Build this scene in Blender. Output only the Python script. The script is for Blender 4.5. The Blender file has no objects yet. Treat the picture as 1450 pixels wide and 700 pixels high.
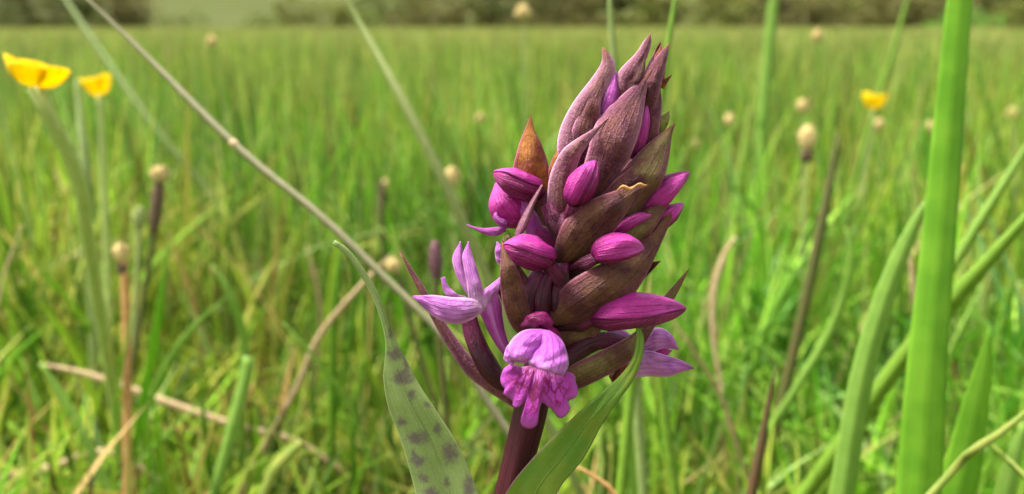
import bpy, math, random
import numpy as np

# ------------------------------------------------------------------ camera, world, sun, exposure
scene = bpy.context.scene
F = 1393.0                      # focal length in photograph pixels (1450 wide)
CAM_H = 0.30                    # camera height above the soil
PITCH = math.atan(315.0 / F)    # looking slightly down into the meadow
DIST = 0.180                    # distance to the orchid
cam_data = bpy.data.cameras.new('camera')
cam = bpy.data.objects.new('camera', cam_data)
scene.collection.objects.link(cam)
cam.location = (0, 0, CAM_H)
cam.rotation_euler = (math.pi / 2 - PITCH, 0, 0)
cam_data.sensor_fit = 'HORIZONTAL'
cam_data.sensor_width = 36.0
cam_data.lens = 36.0 * F / 1450.0
cam_data.clip_start = 0.01
cam_data.clip_end = 2000.0
cam_data.dof.use_dof = True
cam_data.dof.focus_distance = DIST - 0.003
cam_data.dof.aperture_fstop = 15.5
scene.camera = cam

SUN_EL, SUN_AZ = math.radians(64), math.radians(-75)   # azimuth from +Y towards +X
world = bpy.data.worlds.new('World'); scene.world = world; world.use_nodes = True
wn = world.node_tree; wn.nodes.clear()
wo = wn.nodes.new('ShaderNodeOutputWorld'); bg = wn.nodes.new('ShaderNodeBackground')
sky = wn.nodes.new('ShaderNodeTexSky'); sky.sky_type = 'NISHITA'; sky.sun_disc = False
sky.sun_elevation = SUN_EL; sky.sun_rotation = SUN_AZ
sky.air_density = 1.0; sky.dust_density = 4.0; sky.ozone_density = 1.0
hs = wn.nodes.new('ShaderNodeHueSaturation'); hs.inputs['Saturation'].default_value = 0.22   # cloud cover greys the sky
wn.links.new(sky.outputs[0], hs.inputs['Color']); wn.links.new(hs.outputs[0], bg.inputs[0])
bg.inputs[1].default_value = 0.065
wn.links.new(bg.outputs[0], wo.inputs[0])
sun_d = bpy.data.lights.new('sun', 'SUN'); sun = bpy.data.objects.new('sun', sun_d); scene.collection.objects.link(sun)
sun_d.energy = 1.5; sun_d.angle = math.radians(14); sun_d.color = (1.0, 0.975, 0.94)
sd = (math.sin(SUN_AZ) * math.cos(SUN_EL), math.cos(SUN_AZ) * math.cos(SUN_EL), math.sin(SUN_EL))
from mathutils import Vector
sun.rotation_euler = Vector(sd).to_track_quat('Z', 'Y').to_euler()
sun.location = (0, 0, 5)
vs = scene.view_settings
vs.view_transform = 'Standard'; vs.look = 'None'; vs.exposure = 2.4; vs.gamma = 1.0; vs.use_curve_mapping = False
scene.render.engine = 'CYCLES'
cy = scene.cycles
cy.use_denoising = True
try: cy.denoiser = 'OPENIMAGEDENOISE'
except Exception: pass
cy.max_bounces = 8; cy.diffuse_bounces = 3; cy.glossy_bounces = 2; cy.transmission_bounces = 4; cy.transparent_max_bounces = 4
cy.caustics_reflective = False; cy.caustics_refractive = False
cy.sample_clamp_indirect = 6.0

# ------------------------------------------------------------------ helpers
rng = np.random.default_rng(11)
random.seed(5)
CO = scene.collection
CAM = np.array([0, 0, CAM_H]); FWD = np.array([0, math.cos(PITCH), -math.sin(PITCH)])
UPV = np.array([0, math.sin(PITCH), math.cos(PITCH)]); RGT = np.array([1.0, 0, 0])
PX = DIST / F                                            # metres per photograph pixel on the orchid

def W(u, v, d):
    u = np.asarray(u, float); v = np.asarray(v, float); d = np.asarray(d, float)
    return CAM + d[..., None] * ((u - 725)[..., None] / F * RGT - (v - 350)[..., None] / F * UPV + FWD)

def O(u, v, w):                                          # orchid space: w pixels towards the viewer
    return W(u, v, DIST - np.asarray(w, float) * PX)

def lin(h):
    h = h.lstrip('#'); c = [int(h[i:i + 2], 16) / 255 for i in (0, 2, 4)]
    return tuple((x / 12.92 if x <= .04045 else ((x + .055) / 1.055) ** 2.4) for x in c)

def cr(P, n):                                            # Catmull-Rom resample by chord length
    P = np.asarray(P, float)
    if len(P) == 2:
        t = np.linspace(0, 1, n)[:, None]; return P[0] * (1 - t) + P[1] * t
    d = np.r_[0, np.cumsum(np.sqrt(np.linalg.norm(np.diff(P, axis=0), axis=1) + 1e-12) ** 2)]
    d /= d[-1]
    Q = np.vstack([2 * P[0] - P[1], P, 2 * P[-1] - P[-2]])
    out = np.empty((n, P.shape[1])); ts = np.linspace(0, 1, n)
    for k, t in enumerate(ts):
        i = min(max(np.searchsorted(d, t, side='right') - 1, 0), len(P) - 2)
        f = (t - d[i]) / max(d[i + 1] - d[i], 1e-9)
        p0, p1, p2, p3 = Q[i], Q[i + 1], Q[i + 2], Q[i + 3]
        out[k] = .5 * (2 * p1 + (p2 - p0) * f + (2 * p0 - 5 * p1 + 4 * p2 - p3) * f * f + (3 * p1 - p0 - 3 * p2 + p3) * f ** 3)
    return out

def ip(vals, n):
    vals = np.atleast_1d(np.asarray(vals, float))
    if len(vals) == 1: return np.full(n, vals[0])
    return cr(vals[:, None], n)[:, 0]

def mesh_obj(name, V, faces, mat, parent=None, org=(0, 0, 0), uv=None, col=None, smooth=True):
    me = bpy.data.meshes.new(name)
    V = np.asarray(V, float) - np.asarray(org)
    F4 = np.asarray(faces, np.int32)
    me.vertices.add(len(V)); me.vertices.foreach_set('co', V.astype(np.float32).ravel())
    k = F4.shape[1]
    me.loops.add(F4.size); me.loops.foreach_set('vertex_index', F4.ravel())
    me.polygons.add(len(F4)); me.polygons.foreach_set('loop_start', np.arange(0, F4.size, k, dtype=np.int32))
    try: me.polygons.foreach_set('loop_total', np.full(len(F4), k, np.int32))
    except Exception: pass
    if smooth: me.polygons.foreach_set('use_smooth', np.ones(len(F4), bool))
    if uv is not None:
        l = me.uv_layers.new(name='UVMap'); l.data.foreach_set('uv', np.asarray(uv, np.float32)[F4.ravel()].ravel())
    if col is not None:
        a = me.color_attributes.new('col', 'FLOAT_COLOR', 'POINT')
        c = np.ones((len(V), 4), np.float32); c[:, :col.shape[1]] = col
        a.data.foreach_set('color', c.ravel())
    me.update(calc_edges=True); me.validate()
    if mat: me.materials.append(mat)
    o = bpy.data.objects.new(name, me); CO.objects.link(o)
    if parent is not None: o.parent = parent
    return o

def tag(o, label=None, cat=None, group=None, kind=None):
    if label: o['label'] = label
    if cat: o['category'] = cat
    if group: o['group'] = group
    if kind: o['kind'] = kind
    return o

def thing(name, label, cat, loc, group=None):
    o = bpy.data.objects.new(name, None); CO.objects.link(o); o.location = tuple(loc)
    o.empty_display_size = .01
    return tag(o, label, cat, group)

def sheet(name, G, thick, mat, parent=None, org=(0, 0, 0), col=None):
    """closed thin leaf from a grid of points (n along, m across); edges taper thin"""
    n, m, _ = G.shape
    du = np.gradient(G, axis=0); dv = np.gradient(G, axis=1)
    N = np.cross(dv, du); L = np.linalg.norm(N, axis=2, keepdims=True); N = N / np.maximum(L, 1e-12)
    # fix degenerate tip rows
    bad = (L[..., 0] < 1e-12)
    if bad.any():
        for i in range(n):
            if bad[i].any(): N[i] = N[max(i - 1, 0)]
    s = np.linspace(-1, 1, m)[None, :, None]
    th = thick * (0.25 + 0.75 * (1 - s ** 4))
    A = G + N * th * .5; B = G - N * th * .5
    V = np.vstack([A.reshape(-1, 3), B.reshape(-1, 3)])
    U = np.stack(np.meshgrid(np.linspace(0, 1, n), np.linspace(0, 1, m), indexing='ij'), -1)
    uv = np.vstack([U[..., ::-1].reshape(-1, 2)] * 2)
    idx = np.arange(n * m).reshape(n, m); o2 = n * m
    a, b, c, d = idx[:-1, :-1].ravel(), idx[1:, :-1].ravel(), idx[1:, 1:].ravel(), idx[:-1, 1:].ravel()
    f = [np.stack([a, b, c, d], 1), np.stack([d, c, b, a], 1) + o2]
    def rim(l): 
        p, q = l[:-1], l[1:]; f.append(np.stack([p, q, q + o2, p + o2], 1))
    rim(idx[::-1, 0]); rim(idx[:, -1]); rim(idx[0, :]); rim(idx[-1, ::-1])
    if col is not None: col = np.vstack([col.reshape(-1, col.shape[-1])] * 2)
    return mesh_obj(name, V, np.vstack(f), mat, parent, org, uv, col)

def tube(name, P, R, mat, parent=None, org=(0, 0, 0), seg=14, n=None, flat=1.0, ang=None, caps=True, uvv=None):
    """P world path, R radii (same length); ang(theta,t)->radius factor"""
    P = np.asarray(P, float); R = np.asarray(R, float); n = len(P)
    T = np.gradient(P, axis=0); T /= np.linalg.norm(T, axis=1, keepdims=True) + 1e-15
    ref = -FWD - T[0] * np.dot(-FWD, T[0])
    if np.linalg.norm(ref) < 1e-3: ref = UPV - T[0] * np.dot(UPV, T[0])
    N = ref / np.linalg.norm(ref)
    th = np.linspace(0, 2 * math.pi, seg, endpoint=False); rows = []
    for i in range(n):
        N = N - T[i] * np.dot(N, T[i]); N /= np.linalg.norm(N); B = np.cross(T[i], N)
        k = np.ones(seg) if ang is None else ang(th, i / (n - 1))
        rows.append(P[i] + (R[i] * k)[:, None] * (np.cos(th)[:, None] * N * flat + np.sin(th)[:, None] * B))
    V = np.array(rows).reshape(-1, 3)
    idx = np.arange(n * seg).reshape(n, seg); nx = np.roll(idx, -1, axis=1)
    f = np.stack([idx[:-1].ravel(), nx[:-1].ravel(), nx[1:].ravel(), idx[1:].ravel()], 1)
    uv = np.stack(np.meshgrid(np.linspace(0, 1, n), np.abs(np.linspace(-1, 1, seg, endpoint=False)), indexing='ij'), -1)[..., ::-1].reshape(-1, 2)
    if caps:
        V = np.vstack([V, P[0], P[-1]]); c0, c1 = n * seg, n * seg + 1
        uv = np.vstack([uv, [.5, 0], [.5, 1]])
        e0 = np.stack([nx[0], idx[0], np.full(seg, c0), np.full(seg, c0)], 1); e1 = np.stack([idx[-1], nx[-1], np.full(seg, c1), np.full(seg, c1)], 1)
        tri = np.vstack([e0, e1])[:, :3]
        f2 = np.vstack([np.stack([f[:, 0], f[:, 1], f[:, 2]], 1), np.stack([f[:, 0], f[:, 2], f[:, 3]], 1), tri])
        f = f2
    return mesh_obj(name, V, f, mat, parent, org, uv)

# ------------------------------------------------------------------ materials
class NT:
    def __init__(s, name):
        s.m = bpy.data.materials.new(name); s.m.use_nodes = True; s.t = s.m.node_tree; s.t.nodes.clear()
        s.out = s.n('ShaderNodeOutputMaterial')
    def n(s, typ, **kw):
        nd = s.t.nodes.new(typ)
        for k, v in kw.items(): setattr(nd, k, v)
        return nd
    def l(s, a, b): s.t.links.new(a, b)
    def put(s, sock, v):
        if hasattr(v, 'is_output') or isinstance(v, bpy.types.NodeSocket): s.l(v, sock)
        else: sock.default_value = v
    def math(s, op, a, b=None, c=None, clamp=False):
        nd = s.n('ShaderNodeMath', operation=op); nd.use_clamp = clamp
        s.put(nd.inputs[0], a)
        if b is not None: s.put(nd.inputs[1], b)
        if c is not None: s.put(nd.inputs[2], c)
        return nd.outputs[0]
    def mix(s, f, a, b):
        nd = s.n('ShaderNodeMix', data_type='RGBA'); s.put(nd.inputs['Factor'], f)
        for k, v in (('A', a), ('B', b)):
            sk = [i for i in nd.inputs if i.name == k and i.type == 'RGBA'][0]
            s.put(sk, v if isinstance(v, bpy.types.NodeSocket) else (*v[:3], 1))
        return [o for o in nd.outputs if o.type == 'RGBA'][0]
    def noise(s, vec, scale, detail=3, rough=.55):
        nd = s.n('ShaderNodeTexNoise'); nd.inputs['Scale'].default_value = scale; nd.inputs['Detail'].default_value = detail
        nd.inputs['Roughness'].default_value = rough
        if vec is not None: s.l(vec, nd.inputs['Vector'])
        return nd.outputs['Fac']
    def mr(s, v, a, b, c=0., d=1.):
        nd = s.n('ShaderNodeMapRange'); s.put(nd.inputs[0], v)
        for i, x in enumerate((a, b, c, d)): nd.inputs[i + 1].default_value = x
        nd.interpolation_type = 'SMOOTHSTEP'
        return nd.outputs[0]
    def uv(s):
        nd = s.n('ShaderNodeUVMap'); sp = s.n('ShaderNodeSeparateXYZ'); s.l(nd.outputs[0], sp.inputs[0])
        return nd.outputs[0], sp.outputs[0], sp.outputs[1]
    def obj(s):
        return s.n('ShaderNodeTexCoord').outputs['Object']
    def scaled(s, vec, sc):
        nd = s.n('ShaderNodeMapping'); nd.inputs['Scale'].default_value = sc; s.l(vec, nd.inputs['Vector']); return nd.outputs[0]
    def finish(s, color, rough=.5, spec=.4, trans=.0, tcol=None, bump=None, bstr=.3, bdist=.0002, sss=0., sheen=0., coat=0.):
        p = s.n('ShaderNodeBsdfPrincipled'); s.put(p.inputs['Base Color'], color if isinstance(color, bpy.types.NodeSocket) else (*color, 1))
        s.put(p.inputs['Roughness'], rough); p.inputs['Specular IOR Level'].default_value = spec
        if sss:
            p.inputs['Subsurface Weight'].default_value = sss; p.inputs['Subsurface Radius'].default_value = (1, .5, .6); p.inputs['Subsurface Scale'].default_value = .0012
        if sheen: p.inputs['Sheen Weight'].default_value = sheen
        if coat: p.inputs['Coat Weight'].default_value = coat; p.inputs['Coat Roughness'].default_value = .25
        if bump is not None:
            b = s.n('ShaderNodeBump'); b.inputs['Strength'].default_value = bstr; b.inputs['Distance'].default_value = bdist
            s.l(bump, b.inputs['Height']); s.l(b.outputs[0], p.inputs['Normal'])
        sh = p.outputs[0]
        if trans:
            t = s.n('ShaderNodeBsdfTranslucent'); tc = tcol if tcol is not None else color
            s.put(t.inputs[0], tc if isinstance(tc, bpy.types.NodeSocket) else (*tc, 1))
            mx = s.n('ShaderNodeMixShader'); mx.inputs[0].default_value = trans
            s.l(sh, mx.inputs[1]); s.l(t.outputs[0], mx.inputs[2]); sh = mx.outputs[0]
        s.l(sh, s.out.inputs[0])
        return s.m

def bract_mat(name, mid, dark, edge, trans=.18, mott=.5, edge_w=.32, seed=0.):
    s = NT(name); uvv, u, v = s.uv(); ob = s.obj()
    big = s.noise(ob, 230, 4); fine = s.noise(ob, 3400, 4, .75); grain = s.noise(ob, 1500, 3, .65)
    wob = s.noise(s.scaled(uvv, (3, 6, 1)), 1.0, 2)
    ph = s.math('ADD', s.math('MULTIPLY', u, 2 * math.pi * 7), s.math('MULTIPLY', wob, 6.0))
    vein = s.mr(s.math('SINE', ph), .5, 1.0)
    au = s.math('ABSOLUTE', s.math('SUBTRACT', u, .5))
    c = s.mix(s.mr(big, .36, .36 + mott * .5), dark, mid)
    c = s.mix(s.math('MULTIPLY', s.math('MULTIPLY', vein, s.mr(grain, .35, .6)), .32), c, dark)
    e = s.math('MULTIPLY', s.mr(au, .5 - edge_w, .5), s.mr(big, .2, .6, .6, 1.0))
    c = s.mix(s.math('MULTIPLY', e, .85), c, edge)
    c = s.mix(s.math('MULTIPLY', s.mr(v, .86, 1.0), s.mr(grain, .3, .6, .35, .8)), c, lin('#a4622e'))
    blot = s.noise(s.scaled(ob, (1, 1, 1)), 620, 2); c = s.mix(s.mr(blot, .62, .72, 0, .35), c, tuple(x * .45 for x in dark))
    c = s.mix(s.mr(fine, .5, .72, 0, .42), c, tuple(min(1, x * 2.0 + .05) for x in edge))
    c = s.mix(s.mr(grain, .48, .72, 0, .45), c, tuple(x * .5 for x in dark))
    c = s.mix(s.mr(au, .44, .485, 0, .7), c, tuple(min(1, x * 2.0 + .08) for x in edge))
    h = s.math('ADD', s.math('MULTIPLY', vein, -.38), s.math('ADD', s.math('MULTIPLY', fine, 1.0), s.math('MULTIPLY', grain, 1.6)))
    return s.finish(c, s.mr(grain, .3, .7, .4, .62), .32, trans, None, h, .8, .0003)

def petal_mat(name, base, mid, tip, vein_c=None, edge=None, trans=.25, rough=.36, veins=9, vstr=.35, speck=.38):
    s = NT(name); uvv, u, v = s.uv(); ob = s.obj()
    big = s.noise(ob, 300, 4, .6); fine = s.noise(ob, 3000, 4, .75)
    wob = s.noise(s.scaled(uvv, (2, 5, 1)), 1.3, 2)
    c = s.mix(s.mr(v, .0, .45), base, mid); c = s.mix(s.mr(v, .5, 1.0), c, tip)
    vein = s.mr(s.math('SINE', s.math('ADD', s.math('MULTIPLY', u, 2 * math.pi * veins), s.math('MULTIPLY', wob, 5.))), .35, 1.0)
    c = s.mix(s.math('MULTIPLY', s.math('MULTIPLY', vein, s.mr(big, .35, .65)), vstr), c, vein_c or tuple(x * .5 for x in mid))
    c = s.mix(s.mr(big, .42, .7, 0, .5), c, vein_c or tuple(x * .6 for x in mid))
    if edge is not None: c = s.mix(s.mr(s.math('ABSOLUTE', s.math('SUBTRACT', u, .5)), .40, .5, 0, .75), c, edge)
    c = s.mix(s.mr(fine, .56, .76, 0, speck), c, tuple(min(1, x * .5 + .42) for x in tip))
    h = s.math('ADD', s.math('MULTIPLY', vein, -.5), s.math('ADD', s.math('MULTIPLY', fine, 1.0), s.math('MULTIPLY', big, 3.0)))
    return s.finish(c, rough, .4, trans, None, h, .75, .0003, .12)

M = {}
M['bract_brown'] = bract_mat('bract_brown', lin('#70492c'), lin('#4e2124'), lin('#743644'), .16)
M['bract_mauve'] = bract_mat('bract_mauve', lin('#8a5850'), lin('#6e2e40'), lin('#be829a'), .22, .7, .4)
M['bract_olive'] = bract_mat('bract_olive', lin('#7e6c3a'), lin('#68402c'), lin('#7c3a4c'), .22)
M['bract_amber'] = bract_mat('bract_amber', lin('#c8842c'), lin('#9a522a'), lin('#a04a5c'), .4, .5, .2)
M['bract_dark'] = bract_mat('bract_dark', lin('#6a3034'), lin('#4c1826'), lin('#94506a'), .16)
M['bract_green'] = bract_mat('bract_green', lin('#a2aa44'), lin('#86843a'), lin('#84495a'), .3, .6, .16)
M['bract_plum'] = bract_mat('bract_plum', lin('#7a4438'), lin('#5e2236'), lin('#a0627c'), .22, .6, .3)
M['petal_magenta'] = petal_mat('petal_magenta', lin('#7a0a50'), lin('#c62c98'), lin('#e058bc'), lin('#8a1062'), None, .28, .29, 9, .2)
M['petal_deep'] = petal_mat('petal_deep', lin('#5c0636'), lin('#8a0e5c'), lin('#b02080'), lin('#540638'), None, .2, .3, 9, .2)  # deep magenta; on bud bodies it also paints in the shaded underside
M['petal_lilac'] = petal_mat('petal_lilac', lin('#e6b8d8'), lin('#d080cc'), lin('#cc72ca'), lin('#8c3494'), lin('#ecbcdc'), .3, .4, 6, .5)
M['petal_pink'] = petal_mat('petal_pink', lin('#c060b0'), lin('#c04cae'), lin('#cf62c0'), lin('#902488'), lin('#da90d2'), .3)
M['ovary'] = petal_mat('ovary', lin('#3a061a'), lin('#4a0a26'), lin('#701448'), lin('#24030f'), None, .04, .4, 4, .6, .07)  # maroon, darkened further so its colour adds shade inside the spike
M['petal_hood'] = petal_mat('petal_hood', lin('#c45abf'), lin('#c75fc8'), lin('#d884d6'), lin('#92289a'), lin('#e6b4e6'), .25, .34, 5, .5)

def lip_mat():
    s = NT('lip_spotted'); uvv, u, v = s.uv(); ob = s.obj()
    fine = s.noise(ob, 3000, 4, .75); n1 = s.noise(s.scaled(uvv, (9, 5, 1)), 1.6, 3)
    c = s.mix(s.mr(v, .0, .5), lin('#d070c0'), lin('#c23ab2'))
    c = s.mix(s.mr(v, .7, 1.0, 0, .7), c, lin('#ca60c6'))
    vo = s.n('ShaderNodeTexVoronoi', feature='DISTANCE_TO_EDGE'); wv = s.n('ShaderNodeVectorMath', operation='ADD'); sc_ = s.scaled(uvv, (20, 4.2, 1))
    s.l(sc_, wv.inputs[0]); cmb = s.n('ShaderNodeCombineXYZ'); s.l(s.math('MULTIPLY', n1, 1.2), cmb.inputs[0]); s.l(cmb.outputs[0], wv.inputs[1]); s.l(wv.outputs[0], vo.inputs['Vector']); vo.inputs['Scale'].default_value = 1.0
    st = s.mr(vo.outputs['Distance'], .17, .05)
    msk = s.math('MULTIPLY', s.mr(s.math('ABSOLUTE', s.math('SUBTRACT', u, .5)), .44, .3), s.mr(v, .86, .66))
    c = s.mix(s.math('MULTIPLY', s.math('MULTIPLY', st, msk), .9), c, lin('#8a0a50'))
    c = s.mix(s.mr(fine, .55, .78, 0, .3), c, (.85, .55, .85))
    h = s.math('ADD', fine, s.math('MULTIPLY', n1, 2.))
    return s.finish(c, .38, .35, .25, None, h, .7, .0003, .12)
M['lip'] = lip_mat()

def leaf_mat(name, top, under, rim, use_spots=False):
    s = NT(name); uvv, u, v = s.uv(); ob = s.obj()
    big = s.noise(ob, 160, 4); fine = s.noise(ob, 2400, 4, .75)
    st = s.noise(s.scaled(uvv, (70, 5, 1)), 1.0, 3)
    c = s.mix(s.mr(big, .3, .7), top, under)
    c = s.mix(s.mr(st, .45, .72, 0, .35), c, tuple(min(1, x * 1.5 + .02) for x in top))
    c = s.mix(s.mr(fine, .5, .75, 0, .35), c, tuple(min(1, x * 1.8 + .05) for x in top))
    c = s.mix(s.mr(s.math('ABSOLUTE', s.math('SUBTRACT', u, .5)), .468, .495, 0, .85), c, rim)
    mid = s.mr(s.math('ABSOLUTE', s.math('SUBTRACT', u, .56)), .03, .0)
    if use_spots:
        a = s.n('ShaderNodeVertexColor', layer_name='col'); sp = s.n('ShaderNodeSeparateColor'); s.l(a.outputs[0], sp.inputs[0])
        k = s.math('ADD', sp.outputs[0], s.math('MULTIPLY', s.math('SUBTRACT', s.noise(ob, 900, 4, .65), .5), 1.3))
        c = s.mix(s.mr(k, .15, .9, 0, .74), c, lin('#705262'))
    h = s.math('ADD', s.math('MULTIPLY', st, .8), s.math('ADD', s.math('MULTIPLY', fine, .7), s.math('MULTIPLY', mid, -1.)))
    return s.finish(c, s.mr(fine, .3, .7, .42, .6), .4, .28, None, h, .7, .0003)
M['leaf_spotted'] = leaf_mat('leaf_spotted', lin('#9cae66'), lin('#8aa054'), lin('#aebc78'), True)
M['leaf_green'] = leaf_mat('leaf_green', lin('#66922a'), lin('#879a2e'), lin('#6a3a4a'))
def stem_mat():
    s = NT('stem_maroon'); uvv, u, v = s.uv(); ob = s.obj()
    st = s.noise(s.scaled(uvv, (26, 3, 1)), 1.0, 3); fine = s.noise(ob, 4000, 3, .7)
    c = s.mix(s.mr(st, .35, .65), lin('#2e0812'), lin('#4c181e')); c = s.mix(s.mr(fine, .58, .78, 0, .18), c, lin('#7a4450'))
    return s.finish(c, .5, .2, .0, None, s.math('ADD', s.math('MULTIPLY', st, 1.6), fine), .6, .0003)
M['stem'] = stem_mat()
def plain(name, a, b, scale=400, rough=.55, trans=.0, streak=None, bs=.4, bd=.0003):
    s = NT(name); ob = s.obj(); uvv, u, v = s.uv()
    n = s.noise(ob, scale, 4); c = s.mix(s.mr(n, .32, .68), a, b); h = n
    if streak:
        st = s.noise(s.scaled(uvv, (streak, 2.5, 1)), 1.0, 3); c = s.mix(s.mr(st, .4, .7, 0, .5), c, tuple(min(1, x * 1.5 + .01) for x in b)); h = s.math('ADD', n, st)
    return s.finish(c, rough, .22, trans, None, h, bs, bd)

# ------------------------------------------------------------------ ground, far hillside
def ground_mat(name, a, b, c2, sc):
    s = NT(name); ob = s.obj()
    n1 = s.noise(ob, sc, 5); n2 = s.noise(ob, sc * 14, 4); n3 = s.noise(ob, sc * 160, 3)
    c = s.mix(s.mr(n1, .35, .65), a, b); c = s.mix(s.mr(n2, .45, .7, 0, .7), c, c2); c = s.mix(s.mr(n3, .5, .75, 0, .5), c, tuple(x * .5 for x in a))
    return s.finish(c, .9, .1, 0, None, s.math('ADD', n2, n3), .6, .02)
gm = ground_mat('meadow_soil', lin('#4a4a22'), lin('#5e6b2a'), lin('#6f6238'), .9)
def grid_ground():
    xs = np.r_[-400, -150, -60, -25, -10, np.linspace(-4, 4, 60), 10, 25, 60, 150, 400]
    ys = np.r_[-60, -20, -6, np.linspace(-2, 6, 60), 8, 12, 20, 35, 60, 90, 160, 500, 1500]
    X, Y = np.meshgrid(xs, ys); Z = .006 * np.sin(X * 9 + 1) * np.cos(Y * 8) + .004 * np.sin(X * 23 + Y * 17)
    Z[np.abs(X) > 4.1] *= 0; Z[(Y > 6.1) | (Y < -2.1)] *= 0
    ny, nx = X.shape; idx = np.arange(nx * ny).reshape(ny, nx)
    f = np.stack([idx[:-1, :-1].ravel(), idx[:-1, 1:].ravel(), idx[1:, 1:].ravel(), idx[1:, :-1].ravel()], 1)
    return tag(mesh_obj('ground', np.stack([X, Y, Z], -1).reshape(-1, 3), f, gm), kind='structure')
grid_ground()
def hill():
    xs = np.linspace(-170, 170, 69); ys = np.linspace(95, 330, 30); X, Y = np.meshgrid(xs, ys)
    k = np.clip((Y - 95) / 235, 0, 1); Z = -.3 + 26 * k * k * (3 - 2 * k) + 1.0 * k * np.sin(X * .045) + .5 * k * np.sin(Y * .11 + X * .08)
    ny, nx = X.shape; idx = np.arange(nx * ny).reshape(ny, nx)
    f = np.stack([idx[:-1, :-1].ravel(), idx[:-1, 1:].ravel(), idx[1:, 1:].ravel(), idx[1:, :-1].ravel()], 1)
    tag(mesh_obj('hill', np.stack([X, Y, Z], -1).reshape(-1, 3), f, ground_mat('hill_pasture', lin('#434c1c'), lin('#4a5120'), lin('#504f24'), .05)), kind='structure')
hill()

# ------------------------------------------------------------------ meadow grass
def grass_mat(name):
    s = NT(name); a = s.n('ShaderNodeVertexColor', layer_name='col')
    p = s.n('ShaderNodeBsdfPrincipled'); s.l(a.outputs[0], p.inputs['Base Color']); p.inputs['Roughness'].default_value = .55; p.inputs['Specular IOR Level'].default_value = .16
    t = s.n('ShaderNodeBsdfTranslucent'); s.l(a.outputs[0], t.inputs[0]); mx = s.n('ShaderNodeMixShader'); mx.inputs[0].default_value = .3
    s.l(p.outputs[0], mx.inputs[1]); s.l(t.outputs[0], mx.inputs[2]); s.l(mx.outputs[0], s.out.inputs[0]); return s.m
M['grass'] = grass_mat('grass_blades')
PAL = np.array([lin('#84a630'), lin('#6c9a22'), lin('#9cb042'), lin('#446e1a'), lin('#b2ba58'), lin('#c0a868'), lin('#765830'), lin('#86a654')])
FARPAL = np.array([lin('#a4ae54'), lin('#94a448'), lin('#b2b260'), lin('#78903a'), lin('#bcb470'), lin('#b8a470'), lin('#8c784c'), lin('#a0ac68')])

def blades(x, y, h, w, bend, seg, pal_w, far=None, patchy=.35):
    n = len(x); az = rng.uniform(0, 2 * np.pi, n); fa = rng.uniform(0, 2 * np.pi, n)
    lean = np.stack([np.cos(az), np.sin(az)], 1); side = np.stack([np.cos(fa), np.sin(fa), np.zeros(n)], 1)
    V = np.empty((n, 2 * seg + 1, 3))
    for i in range(seg + 1):
        t = i / seg
        c = np.stack([x, y, np.zeros(n)], 1)
        off = h * (bend * (t ** 2) + .06 * t)
        c[:, :2] += lean * off[:, None]; c[:, 2] = h * (t - .42 * np.minimum(bend, 1.4) * t ** 2.4) - .004
        if i == seg: V[:, 2 * seg] = c
        else:
            ww = w * (.55 + .45 * min(1, t * 3)) * (1 - t ** 2.2) ** .8 * .5
            V[:, 2 * i] = c - side * ww[:, None]; V[:, 2 * i + 1] = c + side * ww[:, None]
    ci = rng.choice(len(PAL), n, p=np.array(pal_w) / sum(pal_w)); C = PAL[ci].copy()
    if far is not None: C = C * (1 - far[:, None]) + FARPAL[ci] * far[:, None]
    q = np.sin(x * 41 + 3 * np.sin(y * 13)) * np.sin(y * 29 + 2 * np.sin(x * 17)) + .8 * np.sin(x * 9.1 + 2 * np.sin(y * 4.3)) * np.sin(y * 7.7 + 1.3)
    C *= (1 + patchy * q)[:, None]; C[:, 0] *= 1 + .18 * np.sin(x * 6.3 + y * 5.1)
    C *= rng.uniform(.45, 1.4, n)[:, None]; C *= 1 + rng.normal(0, .06, (n, 3))
    C = np.clip(C, .005, .9)
    f = []
    for i in range(seg - 1): f += [(2 * i, 2 * i + 1, 2 * i + 3), (2 * i, 2 * i + 3, 2 * i + 2)]
    f.append((2 * seg - 2, 2 * seg - 1, 2 * seg))
    f = np.array(f)
    Fc = (np.arange(n)[:, None, None] * (2 * seg + 1) + f[None]).reshape(-1, 3)
    return V.reshape(-1, 3), Fc, np.repeat(C, 2 * seg + 1, axis=0)

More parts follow.
